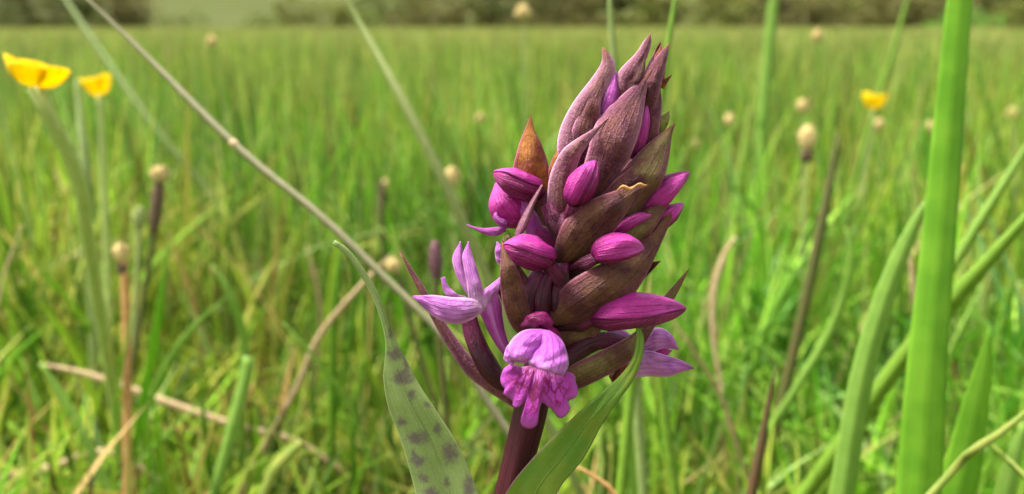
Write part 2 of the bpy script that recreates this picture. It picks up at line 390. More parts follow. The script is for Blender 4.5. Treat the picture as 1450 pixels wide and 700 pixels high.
def wedge(n, r0, r1, half, p=1.0):
    r = (rng.uniform(0, 1, n) * (r1 ** p - r0 ** p) + r0 ** p) ** (1 / p); a = rng.uniform(-half, half, n)
    return r * np.sin(a), r * np.cos(a), r
def clump(x, y, s=1.):
    return .5 + .5 * (np.sin(x * 7.3 * s + 2 * np.sin(y * 3.1 * s)) * np.cos(y * 6.1 * s + 1.7 * np.sin(x * 2.9 * s)))
def grass():
    parts = []
    # near sward
    x, y, r = wedge(52000, .34, 4.0, .85, 1.35)
    c = clump(x, y); h = np.clip(rng.normal(.145, .04, len(x)) * (.75 + .5 * c), .05, .27)
    los = CAM_H - .50 * r * np.cos(np.arctan2(x, y))             # keep the closest grass below the view of the orchid
    h = np.where(r < .62, np.minimum(h, np.maximum(los + .02 + .10 * np.clip((r - .34) / .28, 0, 1), .05)), h)
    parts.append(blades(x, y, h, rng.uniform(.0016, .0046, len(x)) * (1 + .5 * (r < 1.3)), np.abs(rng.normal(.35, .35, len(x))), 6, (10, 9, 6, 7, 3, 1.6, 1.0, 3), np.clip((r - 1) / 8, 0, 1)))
    # low litter and bent blades at the foot
    x, y, r = wedge(16000, .26, 2.2, .95, 1.2)
    parts.append(blades(x, y, rng.uniform(.03, .085, len(x)), rng.uniform(.0015, .004, len(x)), rng.uniform(.6, 1.8, len(x)), 5, (6, 6, 4, 6, 3, 5, 5, 2)))
    # short grass round the orchid's foot and behind the camera
    x = rng.uniform(-.9, .9, 6000); y = rng.uniform(-.8, .5, 6000)
    parts.append(blades(x, y, rng.uniform(.03, .10, 6000), rng.uniform(.0015, .0035, 6000), np.abs(rng.normal(.4, .3, 6000)), 5, (10, 9, 6, 7, 3, 1.5, 1, 3)))
    # middle distance
    x, y, r = wedge(120000, 3.4, 14, .78, 1.5); c = clump(x, y, .55)
    h = np.clip(rng.normal(.165, .04, len(x)) * (.8 + .4 * c), .06, .27)
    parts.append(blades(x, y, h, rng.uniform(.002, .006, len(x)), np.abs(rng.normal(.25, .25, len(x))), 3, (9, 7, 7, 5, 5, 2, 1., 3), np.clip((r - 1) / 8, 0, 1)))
    # taller flowering stalks, straw and olive, standing through the sward
    x, y, r = wedge(5200, .75, 9, .8, 1.25)
    parts.append(blades(x, y, rng.uniform(.16, .30, len(x)), rng.uniform(.0012, .003, len(x)) * (1 + r * .12), np.abs(rng.normal(.1, .12, len(x))), 5, (1, 1, 3, 4, 3, 5, 5, 3), np.clip((r - 1) / 12, 0, .6), .1))
    # slim upright blades that carry the vertical texture to the far edge
    x, y, r = wedge(30000, .8, 9, .8, 1.25)
    parts.append(blades(x, y, rng.uniform(.14, .295, len(x)), rng.uniform(.0014, .0034, len(x)) * (1 + r * .16), np.abs(rng.normal(.12, .12, len(x))), 5, (7, 8, 4, 10, 3, 1.5, 1.2, 4), np.clip((r - 2) / 12, 0, .8), .45))
    x, y, r = wedge(16000, 8, 40, .76, 1.3)
    parts.append(blades(x, y, rng.uniform(.17, .30, len(x)), rng.uniform(.005, .012, len(x)) * (1 + r * .02), np.abs(rng.normal(.12, .12, len(x))), 3, (5, 7, 4, 11, 3, 3, 2.5, 3), np.clip((r - 2) / 40, 0, .8), .3))
    # tall blades close behind the orchid: broad out-of-focus streaks, light and dark
    x, y, r = wedge(3800, .6, 3.0, .82, 1.4)
    parts.append(blades(x, y, np.clip(rng.normal(.215, .045, len(x)), .12, .285), rng.uniform(.0022, .0052, len(x)), np.abs(rng.normal(.16, .14, len(x))), 6, (6, 7, 7, 9, 7, 3, 2.5, 3), None, .3))
    # broader leaves in tussocks
    k = 130; tx, ty, tr = wedge(k, .6, 7, .8, 1.3); m_ = 26
    x = np.repeat(tx, m_) + rng.normal(0, .03, k * m_); y = np.repeat(ty, m_) + rng.normal(0, .03, k * m_); r = np.repeat(tr, m_)
    parts.append(blades(x, y, rng.uniform(.12, .26, len(x)), rng.uniform(.003, .006, len(x)), np.abs(rng.normal(.3, .25, len(x))), 6, (8, 12, 3, 12, 2, .5, .5, 4), np.clip((r - 2) / 10, 0, 1), .25))
    # far meadow
    x, y, r = wedge(130000, 12, 66, .72, 1.5); c = clump(x, y, .12)
    h = np.clip(rng.normal(.17, .035, len(x)) * (.85 + .3 * c), .06, .27)
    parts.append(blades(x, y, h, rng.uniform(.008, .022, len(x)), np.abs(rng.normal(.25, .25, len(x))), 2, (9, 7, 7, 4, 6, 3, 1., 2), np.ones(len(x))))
    o = 0; V = []; Fa = []; C = []
    for v, f, c in parts: V.append(v); Fa.append(f + o); C.append(c); o += len(v)
    g = mesh_obj('grass', np.vstack(V), np.vstack(Fa), M['grass'], None, (0, 0, 0), None, np.vstack(C))
    tag(g, 'dense green meadow grass covering the ground to the far hedge', 'grass', kind='stuff')
grass()

# ------------------------------------------------------------------ hedge bushes and trees at the far edge
def foliage_mat(name, a, b):
    s = NT(name); cc = s.n('ShaderNodeVertexColor', layer_name='col'); sp = s.n('ShaderNodeSeparateColor'); s.l(cc.outputs[0], sp.inputs[0])
    return s.finish(s.mix(sp.outputs[0], a, b), .6, .25, .25)
FOL = [foliage_mat('foliage_olive', lin('#5e642a'), lin('#8e9244')), foliage_mat('foliage_green', lin('#5c6a2c'), lin('#8a9844')),
       foliage_mat('foliage_brown', lin('#525026'), lin('#868246')), foliage_mat('foliage_dark', lin('#484e24'), lin('#6e7634')), foliage_mat('foliage_bright', lin('#5f8a30'), lin('#8cb44a'))]
M['bark'] = plain('bark', lin('#4a3f2c'), lin('#66583f'), 3, .9, 0, None, .8, .03)
def bush(name, label, cat, u, d, wm, hm, mat, group, nleaf=3000, low=-.12):
    wm *= 1.45
    base = W(u, 350, d); x0, y0 = base[0] * 1.0, base[1]
    root = thing(name, label, cat, (x0, y0, 0), group)
    # trunk with limbs joined into one tapering mesh
    Vs = []; Fs = []; o = 0
    def seg(p, q, r0, r1):
        nonlocal o
        p = np.array(p, float); q = np.array(q, float); d_ = (q - p) / np.linalg.norm(q - p); a = np.cross(d_, [.3, 1, .1]); a /= np.linalg.norm(a); b = np.cross(d_, a)
        th = np.linspace(0, 2 * np.pi, 7, endpoint=False); rr = [c[None] + r * (np.cos(th)[:, None] * a + np.sin(th)[:, None] * b) for c, r in ((p, r0), (q, r1))]
        Vs.append(np.vstack(rr)); Fs.append(np.array([(o + i, o + (i + 1) % 7, o + 7 + (i + 1) % 7, o + 7 + i) for i in range(7)])); o += 14
    seg((0, 0, -.05), (0, 0, hm * .45), .03 * hm + .03, .02 * hm + .02)
    cl = []
    for k in range(9):
        a = rng.uniform(0, 2 * np.pi); e = np.array([math.cos(a) * wm * rng.uniform(.15, .42), math.sin(a) * wm * .5 * rng.uniform(.15, .42), hm * rng.uniform(.45, .9)])
        seg((0, 0, hm * rng.uniform(.15, .42)), e, .018 * hm + .01, .006 * hm + .004); cl.append(e)
    mesh_obj('trunk', np.vstack(Vs), np.vstack(Fs), M['bark'], root)
    for k in range(26):
        a = rng.uniform(0, 2 * np.pi); q = rng.uniform(.2, 1) ** .6
        cl.append(np.array([math.cos(a) * wm * .46 * q, math.sin(a) * wm * .25 * q, hm * (low + .14 + .72 * rng.uniform(0, 1) ** 1.4 * (1 - .35 * q))]))
    cl = np.array(cl); ci = rng.integers(0, len(cl), nleaf); rad = rng.uniform(.16, .3, len(cl)) * min(wm, hm * 1.2)
    dr = rng.normal(size=(nleaf, 3)); dr /= np.linalg.norm(dr, axis=1, keepdims=True); dr[:, 2] *= .75
    P = cl[ci] + dr * (rad[ci] * rng.uniform(.35, 1, nleaf) ** .5)[:, None]; P[:, 2] = np.abs(P[:, 2]) + .05
    s = .045 * max(hm, 2.) * rng.uniform(.6, 1.5, nleaf)
    A = rng.normal(size=(nleaf, 3)); A /= np.linalg.norm(A, axis=1, keepdims=True); B = np.cross(A, rng.normal(size=(nleaf, 3))); B /= np.linalg.norm(B, axis=1, keepdims=True)
    V = np.stack([P - A * s[:, None], P - B * s[:, None] * .6, P + A * s[:, None], P + B * s[:, None] * .6], 1).reshape(-1, 3)
    col = np.repeat(np.clip(rng.uniform(0, 1, nleaf) * .6 + rng.uniform(0, .4, len(cl))[ci], 0, 1), 4)[:, None] * np.ones(3)
    mesh_obj('crown', V, np.arange(4 * nleaf).reshape(-1, 4), mat, root, (0, 0, 0), None, col, False)
G_H = 'bushes of the far hedge'
hedge = [(-330, 74, 9, 4, 3), (-160, 72, 9, 4.6, 2), (20, 76, 7, 3.6, 2), (110, 72, 6, 3.0, 3), (190, 78, 6, 3.2, 2), (455, 66, 4.0, 2.0, 0), (565, 78, 6, 3.2, 1), (650, 74, 7, 3.6, 2), (740, 72, 6.5, 3.4, 3),
         (800, 70, 6, 3.3, 2), (870, 76, 6.5, 4., 3), (950, 71, 7, 3.4, 0), (1040, 74, 7, 3.8, 0), (1105, 69, 5.5, 3.0, 2), (1190, 75, 7, 4.2, 0), (1265, 70, 6, 3.4, 2), (1370, 77, 8, 4.4, 3), (1450, 69, 5.4, 3.2, 0), (1560, 74, 8, 4.2, 3), (1720, 74, 9, 4.2, 2)]
HL = {0: 'olive blurred hedge bush at the far edge of the meadow', 1: 'pale green blurred hedge bush at the far edge of the meadow', 2: 'brownish blurred hedge bush at the far edge of the meadow', 3: 'dark green blurred hedge bush at the far edge of the meadow'}
for (u, d, wm, hm, k) in hedge: bush('hedge_bush', HL[k], 'bush', u, d, wm, hm, FOL[k], G_H)
for (u, d, wm, hm) in [(285, 92, 3.5, 1.5), (390, 96, 3.2, 1.3)]: bush('hedge_bush', 'low pale scrub bush in the gap of the far hedge', 'bush', u, d, wm, hm, FOL[1], 'scrub in the hedge gap', 900)
bush('hedge_bush', 'low bright green bush in front of the dark far hedge', 'bush', 1335, 64, 3.8, 1.3, FOL[4], None, 900)

# ------------------------------------------------------------------ things standing in the grass
def to_ground(P):
    """extend a stem path (world points, top first) smoothly into the soil"""
    P = np.asarray(P, float); a = P[-1] - P[-2]; z = P[-1, 2]
    if z < .002: return P
    k = z / max(-a[2], .35 * np.linalg.norm(a)); sh = a[:2] * k; L = np.linalg.norm(sh); sh *= min(1, .9 * z / max(L, 1e-9))
    m = P[-1] + np.array([sh[0] * .55, sh[1] * .55, -z * .5]); g = np.array([P[-1, 0] + sh[0] * .85, P[-1, 1] + sh[1] * .85, -.006])
    return np.vstack([P, m, g])
def rush(name, label, cat, pts, wpx, mat, group=None, taper=.35, joint=None):
    P = W(*np.array([[p[0], p[1], p[2]] for p in pts], float).T); d0 = np.mean([p[2] for p in pts]); rad = wpx * .5 * d0 / F
    P = cr(to_ground(P), 40); t = np.linspace(0, 1, 40); R = rad * np.minimum(1, taper + (1 - taper) * t * 6); R[0] *= .4
    base = P[-1].copy(); base[2] = 0
    def ang(th, tt): return 1 + .06 * np.sin(5 * th)
    root = thing(name, label, cat, base, group)
    tube('stem', P, R, mat, root, base, 12, ang=ang)
    if joint is not None:
        q = W(*[float(x) for x in joint]); i = int(np.argmin(np.linalg.norm(P - q, axis=1))); tg = P[i + 1] - P[i - 1]; tg /= np.linalg.norm(tg)
        tube('node', P[i] + tg * np.linspace(-7, 7, 7)[:, None] * d0 / F, R[i] * np.array([.9, 1.12, 1.25, 1.28, 1.2, 1.1, .9]), M['dry'], root, base, 12)
    return root
def blade(name, label, cat, pts, wid, mat, group=None, fold=.22, turn=0., ground=True):
    """ribbon leaf; pts (u,v,depth) tip first, wid pixel widths along the drawn part"""
    A = np.array(pts, float); P0 = W(*A.T)
    P = to_ground(P0) if ground else P0
    extra = len(P) - len(P0); n = 44
    Wd = np.r_[np.array(wid, float) * A[:, 2] / F, [wid[-1] * A[-1, 2] / F * .9] * extra]
    P = cr(np.hstack([P, Wd[:, None]]), n); wv = np.maximum(P[:, 3], 0); P = P[:, :3]
    T = np.gradient(P, axis=0); T /= np.linalg.norm(T, axis=1, keepdims=True)
    S = np.cross(T, FWD); S /= np.linalg.norm(S, axis=1, keepdims=True)
    N = np.cross(S, T)
    ca, sa = math.cos(turn), math.sin(turn); S, N = S * ca + N * sa, N * ca - S * sa
    s = np.linspace(-1, 1, 9)
    G = P[:, None] + S[:, None] * (wv[:, None] * .5 * s)[..., None] + N[:, None] * (wv[:, None] * fold * (np.abs(s) - .4))[..., None]
    base = P[-1].copy(); base[2] = max(0, 0)
    o = sheet(name, G, .00035, mat, None, base); o.location = tuple(base)
    return tag(o, label, cat, group)

M['rush_grey'] = plain('rush_grey', lin('#7a7c54'), lin('#8a8262'), 300, .55, .1, 14)
M['rush_pale'] = plain('rush_pale', lin('#96a060'), lin('#889452'), 300, .5, .15, 14)
M['rush_blue'] = plain('rush_blue', lin('#6e8040'), lin('#7c8c4c'), 300, .5, .1, 14)
M['rush_green'] = plain('rush_green', lin('#5e8020'), lin('#6e8e28'), 300, .45, .15, 14)
M['rush_dark'] = plain('rush_dark', lin('#48561e'), lin('#544a26'), 300, .5, .05, 14)
M['rush_brown'] = plain('rush_brown', lin('#5a3a22'), lin('#4c4426'), 300, .5, .05, 14)
M['dry'] = plain('dry_straw', lin('#c8b086'), lin('#b0946a'), 260, .7, .15, 18)
M['dry_orange'] = plain('dry_orange', lin('#cca066'), lin('#b4844c'), 260, .7, .12, 18)
M['blade_bright'] = plain('blade_bright', lin('#8cbc34'), lin('#74aa28'), 90, .45, .5, 34)
M['blade_pale'] = plain('blade_pale', lin('#92b44e'), lin('#82a842'), 150, .45, .38, 20)
M['blade_green'] = plain('blade_green', lin('#6c9a28'), lin('#588622'), 150, .45, .35, 20)
M['blade_yellow'] = plain('blade_yellow', lin('#b0b458'), lin('#94a84a'), 150, .5, .35, 20)
M['seed_cream'] = plain('seed_cream', lin('#e2cc8c'), lin('#c4a868'), 900, .75, .1, None, .9, .0006)
M['seed_brown'] = plain('seed_brown', lin('#6e5a42'), lin('#544432'), 900, .75, .05, None, .9, .0006)
M['seed_plum'] = plain('seed_plum', lin('#77505a'), lin('#6a4a48'), 900, .7, .1, None, .9, .0006)
M['butter'] = plain('buttercup_yellow', lin('#ffe400'), lin('#fcd800'), 300, .5, .5, 10, .2, .0002)
M['butter_core'] = plain('buttercup_core', lin('#c9a010'), lin('#a8a030'), 900, .6, 0, None, .8, .0005)
M['butter_stem'] = plain('buttercup_stem', lin('#b4c070'), lin('#a2b460'), 300, .5, .2, 12)

rush('rush_stem', 'long grey-brown jointed stem slanting behind the spotted leaf', 'stem', [(92, -30, .34), (190, 62, .335), (335, 207, .32), (450, 302, .31), (540, 388, .305), (640, 490, .30), (720, 612, .30)], 10.5, M['rush_grey'], joint=(335, 207, .32))
rush('rush_stem', 'pale blue-green slanting stem crossing above the left buttercups', 'stem', [(78, -25, .95), (120, 40, .93), (215, 175, .9), (300, 280, .9), (345, 350, .9)], 9, M['rush_blue'])
rush('rush_stem', 'pale green curved stem slanting down to the magenta left buds', 'stem', [(478, -25, .42), (505, 25, .42), (572, 145, .41), (640, 280, .41), (690, 395, .42), (740, 520, .43)], 14, M['rush_pale'])
rush('rush_stem', 'upright blue-green stem beside the smaller left buttercup', 'stem', [(108, 110, .62), (121, 250, .6), (129, 400, .6), (136, 600, .6)], 14, M['rush_blue'])
rush('rush_stem', 'bluish stem rising behind the tip of the orchid', 'stem', [(862, -25, .36), (866, 40, .36), (872, 120, .36), (880, 260, .36), (890, 420, .36)], 15, M['rush_blue'])
rush('rush_stem', 'fresh green stem behind the top right bract of the orchid', 'stem', [(960, -25, .34), (950, 40, .34), (935, 140, .34), (920, 300, .34)], 15, M['rush_green'])
rush('rush_stem', 'green stem below the lilac right flower of the orchid', 'stem', [(928, 470, .33), (938, 560, .33), (955, 690, .33)], 15, M['rush_green'])
rush('rush_stem', 'thick dark green stem leaning behind the broad upright blade', 'stem', [(1480, 278, .33), (1400, 368, .34), (1280, 505, .36), (1190, 630, .37), (1120, 725, .38)], 25, M['rush_green'])
rush('rush_stem', 'slim green stem leaning above the thick leaning stem', 'stem', [(1480, 165, .42), (1440, 230, .42), (1350, 375, .42), (1270, 520, .42)], 15, M['rush_green'])
rush('rush_stem', 'dull brown-green stem with blunt tip right of the orchid', 'stem', [(1188, 188, .5), (1165, 310, .5), (1135, 450, .5), (1095, 620, .5)], 15, M['rush_dark'])
rush('rush_stem', 'dark reddish brown pointed stem low between orchid and broad blade', 'stem', [(1099, 515, .30), (1085, 590, .30), (1062, 710, .30)], 15, M['rush_brown'], taper=.12)
rush('rush_stem', 'faint bluish stem leaning behind the right buttercup', 'stem', [(1290, -20, .85), (1262, 80, .85), (1220, 220, .85), (1190, 330, .85)], 8, M['rush_green'])
rush('rush_stem', 'faint brown-green stem bending beside the top of the broad blade', 'stem', [(1376, 70, .8), (1392, 130, .8), (1420, 230, .8), (1440, 330, .8)], 9, M['rush_green'])
rush('dry_stalk', 'pale brown dry stalk lying across the lower left grass', 'stalk', [(55, 515, .52), (130, 532, .52), (250, 575, .52), (340, 605, .52), (430, 632, .53)], 11, M['dry'])
rush('dry_stalk', 'short dry stalk lying at the foot of the orange-brown stalk', 'stalk', [(-20, 680, .5), (70, 662, .5), (165, 645, .5)], 11, M['dry'])
rush('dry_stalk', 'brown dry stalk curving under the green orchid leaf', 'stalk', [(800, 655, .30), (830, 668, .30), (862, 690, .30), (890, 722, .30)], 11, M['dry_orange'])
rush('dry_stalk', 'thin red-brown stalk leaning beside the pale blunt blade', 'stalk', [(362, 540, .5), (335, 600, .5), (300, 690, .5)], 11, M['dry_orange'])

blade('iris_leaf', 'broad bright green sword-shaped upright leaf', 'leaf', [(1368, -60, .30), (1360, 0, .30), (1344, 180, .298), (1330, 350, .295), (1316, 500, .292), (1303, 700, .29)], [34, 37, 44, 50, 57, 66], M['blade_bright'], fold=.13)
blade('iris_leaf', 'pale green curved blade left of the broad upright leaf', 'leaf', [(1318, 275, .33), (1290, 330, .33), (1258, 410, .33), (1228, 510, .33), (1210, 600, .33), (1192, 710, .33)], [5, 20, 30, 34, 36, 36], M['blade_pale'], fold=.2)
blade('iris_leaf', 'short tapering green blade right of the broad upright leaf', 'leaf', [(1402, 462, .30), (1396, 510, .30), (1384, 570, .30), (1370, 640, .30), (1355, 710, .30)], [3, 22, 38, 50, 58], M['blade_bright'], fold=.18)
blade('iris_leaf', 'pale grey-green blade tip low in the right corner', 'leaf', [(1452, 600, .36), (1440, 640, .36), (1420, 715, .36)], [8, 22, 32], M['blade_pale'], fold=.2)
blade('grass_blade', 'blurred bright upright blade standing against the far hedge', 'blade', [(1100, -40, .95), (1092, 40, .95), (1083, 140, .95), (1076, 240, .95), (1070, 330, .95)], [12, 16, 18, 18, 16], M['blade_pale'])
blade('grass_blade', 'thin yellow-green blade arching across the foot of the iris leaves', 'blade', [(1460, 578, .28), (1420, 612, .28), (1370, 645, .28), (1320, 700, .28)], [7, 11, 13, 12], M['blade_yellow'])
blade('grass_blade', 'pale blunt blade upright in the lower left grass', 'blade', [(352, 505, .42), (346, 540, .42), (330, 600, .42), (305, 690, .42)], [16, 19, 19, 16], M['blade_pale'])
blade('grass_blade', 'yellowing curled blade with whitish tip near the spotted leaf', 'blade', [(428, 626, .42), (408, 645, .42), (386, 670, .42), (370, 705, .42)], [10, 17, 16, 14], M['blade_yellow'])
blade('grass_blade', 'dry whitish looping blade right of the orchid', 'blade', [(1042, 335, .5), (1026, 362, .5), (1012, 410, .5), (1010, 470, .5), (1020, 540, .5)], [4, 8, 9, 8, 6], M['dry'])
blade('grass_blade', 'grey-green crooked blade in the far lower left', 'blade', [(58, 515, .45), (85, 560, .45), (120, 620, .45), (150, 690, .45)], [6, 14, 15, 14], M['blade_pale'])
blade('grass_blade', 'thin dry yellow blade low in the right corner', 'blade', [(1405, 630, .32), (1430, 655, .32), (1465, 690, .32)], [3, 7, 7], M['blade_yellow'])
# fresh single blades that can still be told apart in the near sward
for k in range(90):
    d = random.uniform(.40, .95); u = random.choice([random.uniform(-40, 700), random.uniform(830, 1480), random.uniform(-40, 1480)])
    v0 = random.uniform(330, 560) - (d - .4) * 260; ln = random.uniform(160, 330); lean = random.gauss(0, 70); bow = random.gauss(0, 30)
    wpx = random.uniform(6, 13) * .55 / max(d, .45)
    pts = [(u + lean + bow * .3, v0, d), (u + lean * .7 + bow, v0 + ln * .25, d), (u + lean * .3 + bow, v0 + ln * .6, d + .01), (u, v0 + ln, d + .02)]
    kind = random.choices(['blade_green', 'blade_pale', 'blade_bright', 'blade_yellow', 'dry'], [5, 3, 4, 1.2, .8])[0]
    lab = {'blade_green': 'slender deep green grass blade among the near grass', 'blade_pale': 'slender pale green grass blade among the near grass', 'blade_bright': 'slender bright green grass blade among the near grass',
           'blade_yellow': 'slender yellowing grass blade among the near grass', 'dry': 'slender straw-coloured dry grass blade among the near grass'}[kind]
    blade('grass_blade', lab, 'blade', pts, [1.5, wpx * .8, wpx, wpx * .9], M[kind], lab.split(' among')[0].replace('slender ', '') + 's', fold=.25, turn=random.uniform(-.9, .9))

def seed_head(label, u, v, d, wpx, hpx, stem_pts, mat, smat, swpx, group=None, dark=None, tilt=0.):
    P = W(*np.array([(u, v, d)] + list(stem_pts), float).T); P = to_ground(P); P = cr(P, 30); base = P[-1].copy(); base[2] = 0
    root = thing('seed_head', label, 'seed head', base, group)
    tube('stem', P, np.full(30, swpx * .5 * d / F), smat, root, base, 8)
    ax = (P[0] - P[3]); ax /= np.linalg.norm(ax); hl = hpx * d / F; rw = wpx * .5 * d / F
    rw *= .85; hl *= .88; t = np.linspace(0, 1, 14); pth = P[0][None] + ax * ((t - .45) * hl)[:, None]; R = rw * np.sin(np.pi * np.clip(t * .93 + .04, 0, 1)) ** .6
    tube('head', pth, R, mat, root, base, 14, ang=lambda th, tt: 1 + .13 * np.sin(6 * th + 20 * tt))
    if dark:
        t = np.linspace(0, 1, 12); q0 = P[0] - ax * hl * .35; pth = q0[None] - ax * (t * dark * d / F)[:, None]
        tube('husk', pth, rw * .78 * np.sin(np.pi * np.clip(t * .8 + .15, 0, 1)) ** .5, M['seed_brown'], root, base, 12, ang=lambda th, tt: 1 + .1 * np.sin(5 * th + 15 * tt))
    # short bristly florets
    V = []; Fc = []
    for k in range(46):
        a = random.uniform(0, 6.283); tt = random.uniform(.1, .95); c = P[0] + ax * ((tt - .45) * hl); e1 = np.cross(ax, FWD); e1 /= np.linalg.norm(e1); e2 = np.cross(ax, e1)
        n = math.cos(a) * e1 + math.sin(a) * e2; r = rw * math.sin(math.pi * min(max(tt, .05), .97)) ** .6; p = c + n * r * .85; tip = c + n * r * 1.5 + ax * rw * .5; sd_ = np.cross(n, ax) * rw * .2
        i = len(V); V += [p - sd_, p + sd_, tip, p - ax * rw * .2]; Fc += [(i, i + 1, i + 2), (i + 3, i + 1, i), (i + 3, i, i + 2), (i + 1, i + 3, i + 2)]
    mesh_obj('floret', V, Fc, mat, root, base, None, None, False)
    return root
G_S = 'cream sedge seed heads in the meadow'
sl = 'small cream seed head blurred far out in the meadow'
seed_head('cream seed head on a dark husk left of the slanting grey stem', 226, 249, .5, 27, 27, [(221, 300, .5), (212, 370, .5)], M['seed_cream'], M['rush_dark'], 8, None, 75)
seed_head('cream seed head on a stout orange-brown dry stalk', 172, 360, .45, 24, 34, [(177, 400, .45), (180, 540, .45), (180, 680, .45)], M['seed_cream'], M['dry_orange'], 13, None, 22)
seed_head('yellow seed head just left of the long plum bract tip', 557, 378, .5, 23, 26, [(568, 405, .5), (585, 470, .5)], M['seed_cream'], M['rush_dark'], 8)
seed_head('pale fuzzy seed head behind the curved pale green stem', 640, 252, .7, 24, 32, [(643, 300, .7), (648, 400, .7)], M['seed_cream'], M['rush_pale'], 6)
seed_head('pale round seed head standing up against the far hedge', 741, 20, .95, 25, 25, [(741, 60, .95), (744, 200, .95)], M['seed_cream'], M['rush_pale'], 3.5)
seed_head('large two-tone tan seed head right of the orchid', 1143, 198, .7, 27, 42, [(1140, 240, .7), (1136, 380, .7)], M['seed_cream'], M['rush_pale'], 5, None, 20)
for (u, v, w, d) in [(1137, 152, 19, .95), (1033, 172, 17, .9), (1316, 183, 19, .95), (1158, 52, 16, .9), (1434, 162, 17, 1.0), (985, 205, 12, 1.1), (300, 60, 15, 1.1), (545, 262, 13, .9), (680, 168, 13, .95), (1245, 178, 16, .95)]:
    seed_head(sl, u, v, d, w, w * 1.25, [(u + 2, v + 60, d), (u + random.uniform(-10, 10), v + 180, d)], M['seed_cream'], random.choice([M['rush_blue'], M['rush_pale'], M['rush_green']]), 3.5, G_S)
seed_head('dull whitish seed head beside the husked cream seed head', 197, 312, .55, 20, 40, [(196, 350, .55), (192, 430, .55)], M['rush_pale'], M['rush_pale'], 8)
seed_head('dusky plum flower spike blurred behind the long plum bract', 617, 372, .36, 22, 66, [(618, 420, .36), (624, 500, .36)], M['seed_plum'], M['rush_dark'], 9)
seed_head('slim brown seed spike upright below the curved pale green stem', 541, 288, .62, 10, 70, [(541, 330, .62), (545, 430, .62)], M['seed_brown'], M['rush_dark'], 6)

def buttercup(label, u, v, d, wpx, hpx, stem_pts, swpx, tilt):
    P = cr(to_ground(W(*np.array([(u, v + hpx * .42, d)] + list(stem_pts), float).T)), 30); base = P[-1].copy(); base[2] = 0
    root = thing('buttercup', label, 'buttercup', base, 'buttercups')
    tube('stem', P, np.full(30, swpx * .5 * d / F), M['butter_stem'], root, base, 10)
    r = wpx * .5 * d / F; c0 = P[0]; up = np.array([math.sin(tilt), .12, math.cos(tilt)]); up /= np.linalg.norm(up)
    e1 = np.cross(up, [0, 1, 0]); e1 /= np.linalg.norm(e1); e2 = np.cross(up, e1); hh = hpx * d / F * .8
    for k in range(5):
        a = k * 2 * math.pi / 5 + .3; t = np.linspace(0, 1, 10); s = np.linspace(-1, 1, 9)
        T, S = np.meshgrid(t, s, indexing='ij'); half = .86 * np.sin(np.clip(T, 0, 1) * np.pi * .62) ** .7
        an = a + S * half * (.35 + .65 * (1 - T * .15)); rr = r * (.06 + .94 * np.sin(T * 1.4) / math.sin(1.4)) * (1 - .06 * S ** 2 * T); hz = hh * (1 - np.cos(T * 1.4)) / (1 - math.cos(1.4)) + r * .03 * np.cos(a * 3) - hh * .12 * S ** 2 * T
        hz = hz * (1 - .12 * (k % 2))
        G = c0 + (rr * np.cos(an))[..., None] * e1 + (rr * np.sin(an))[..., None] * e2 + hz[..., None] * up
        sheet('petal', G, .0003, M['butter'], root, base)
    t = np.linspace(0, 1, 8); tube('flower_centre', c0[None] + up * (hh * (.3 + .5 * t))[:, None], r * .26 * np.sin(np.pi * np.clip(t * .85 + .15, 0, 1)), M['butter_core'], root, base, 12, ang=lambda th, tt: 1 + .15 * np.sin(7 * th + 9 * tt))
buttercup('large yellow buttercup on a thick pale stem', 48, 104, .36, 88, 46, [(62, 150, .36), (88, 200, .37), (112, 255, .38), (125, 340, .40)], 21, .22)
buttercup('smaller yellow buttercup beside the upright blue-green stem', 141, 121, .62, 42, 34, [(143, 170, .62), (147, 260, .62), (152, 380, .62)], 10, -.2)
buttercup('little yellow buttercup beyond the orchid, left of the broad upright leaf', 1236, 143, .85, 34, 27, [(1234, 180, .85), (1222, 260, .85), (1205, 360, .85)], 8, .1)

# ------------------------------------------------------------------ the orchid
AX = np.array([(722, 700), (738, 640), (752, 585), (766, 520), (784, 455), (806, 385), (832, 310), (862, 232), (895, 155), (926, 84)], float)
bottom = O(np.array(722.), np.array(700.), np.array(0.))
foot = np.array([bottom[0] - .012, bottom[1] + .006, 0.0])
ORG = foot
orchid = thing('orchid', 'magenta orchid in bud with purple-brown bracts and a maroon stem', 'orchid', foot)
ax = cr(AX, 50); axw = O(ax[:, 0], ax[:, 1], np.zeros(50))
low = cr(np.vstack([foot - [0, 0, .006], foot + [.003, -.001, .1], bottom - (axw[1] - axw[0]) * 2]), 16)
Pst = np.vstack([low, axw]); Rst = np.r_[np.linspace(25, 21, 16), np.interp(np.linspace(0, 1, 50), [0, .2, .45, .8, 1], [20.5, 23.5, 21, 13, 4])] * PX
tube('stem', Pst, Rst, M['stem'], orchid, ORG, 28, ang=lambda th, t: 1 + .07 * np.sin(5 * th + t * 9) + .03 * np.sin(11 * th))

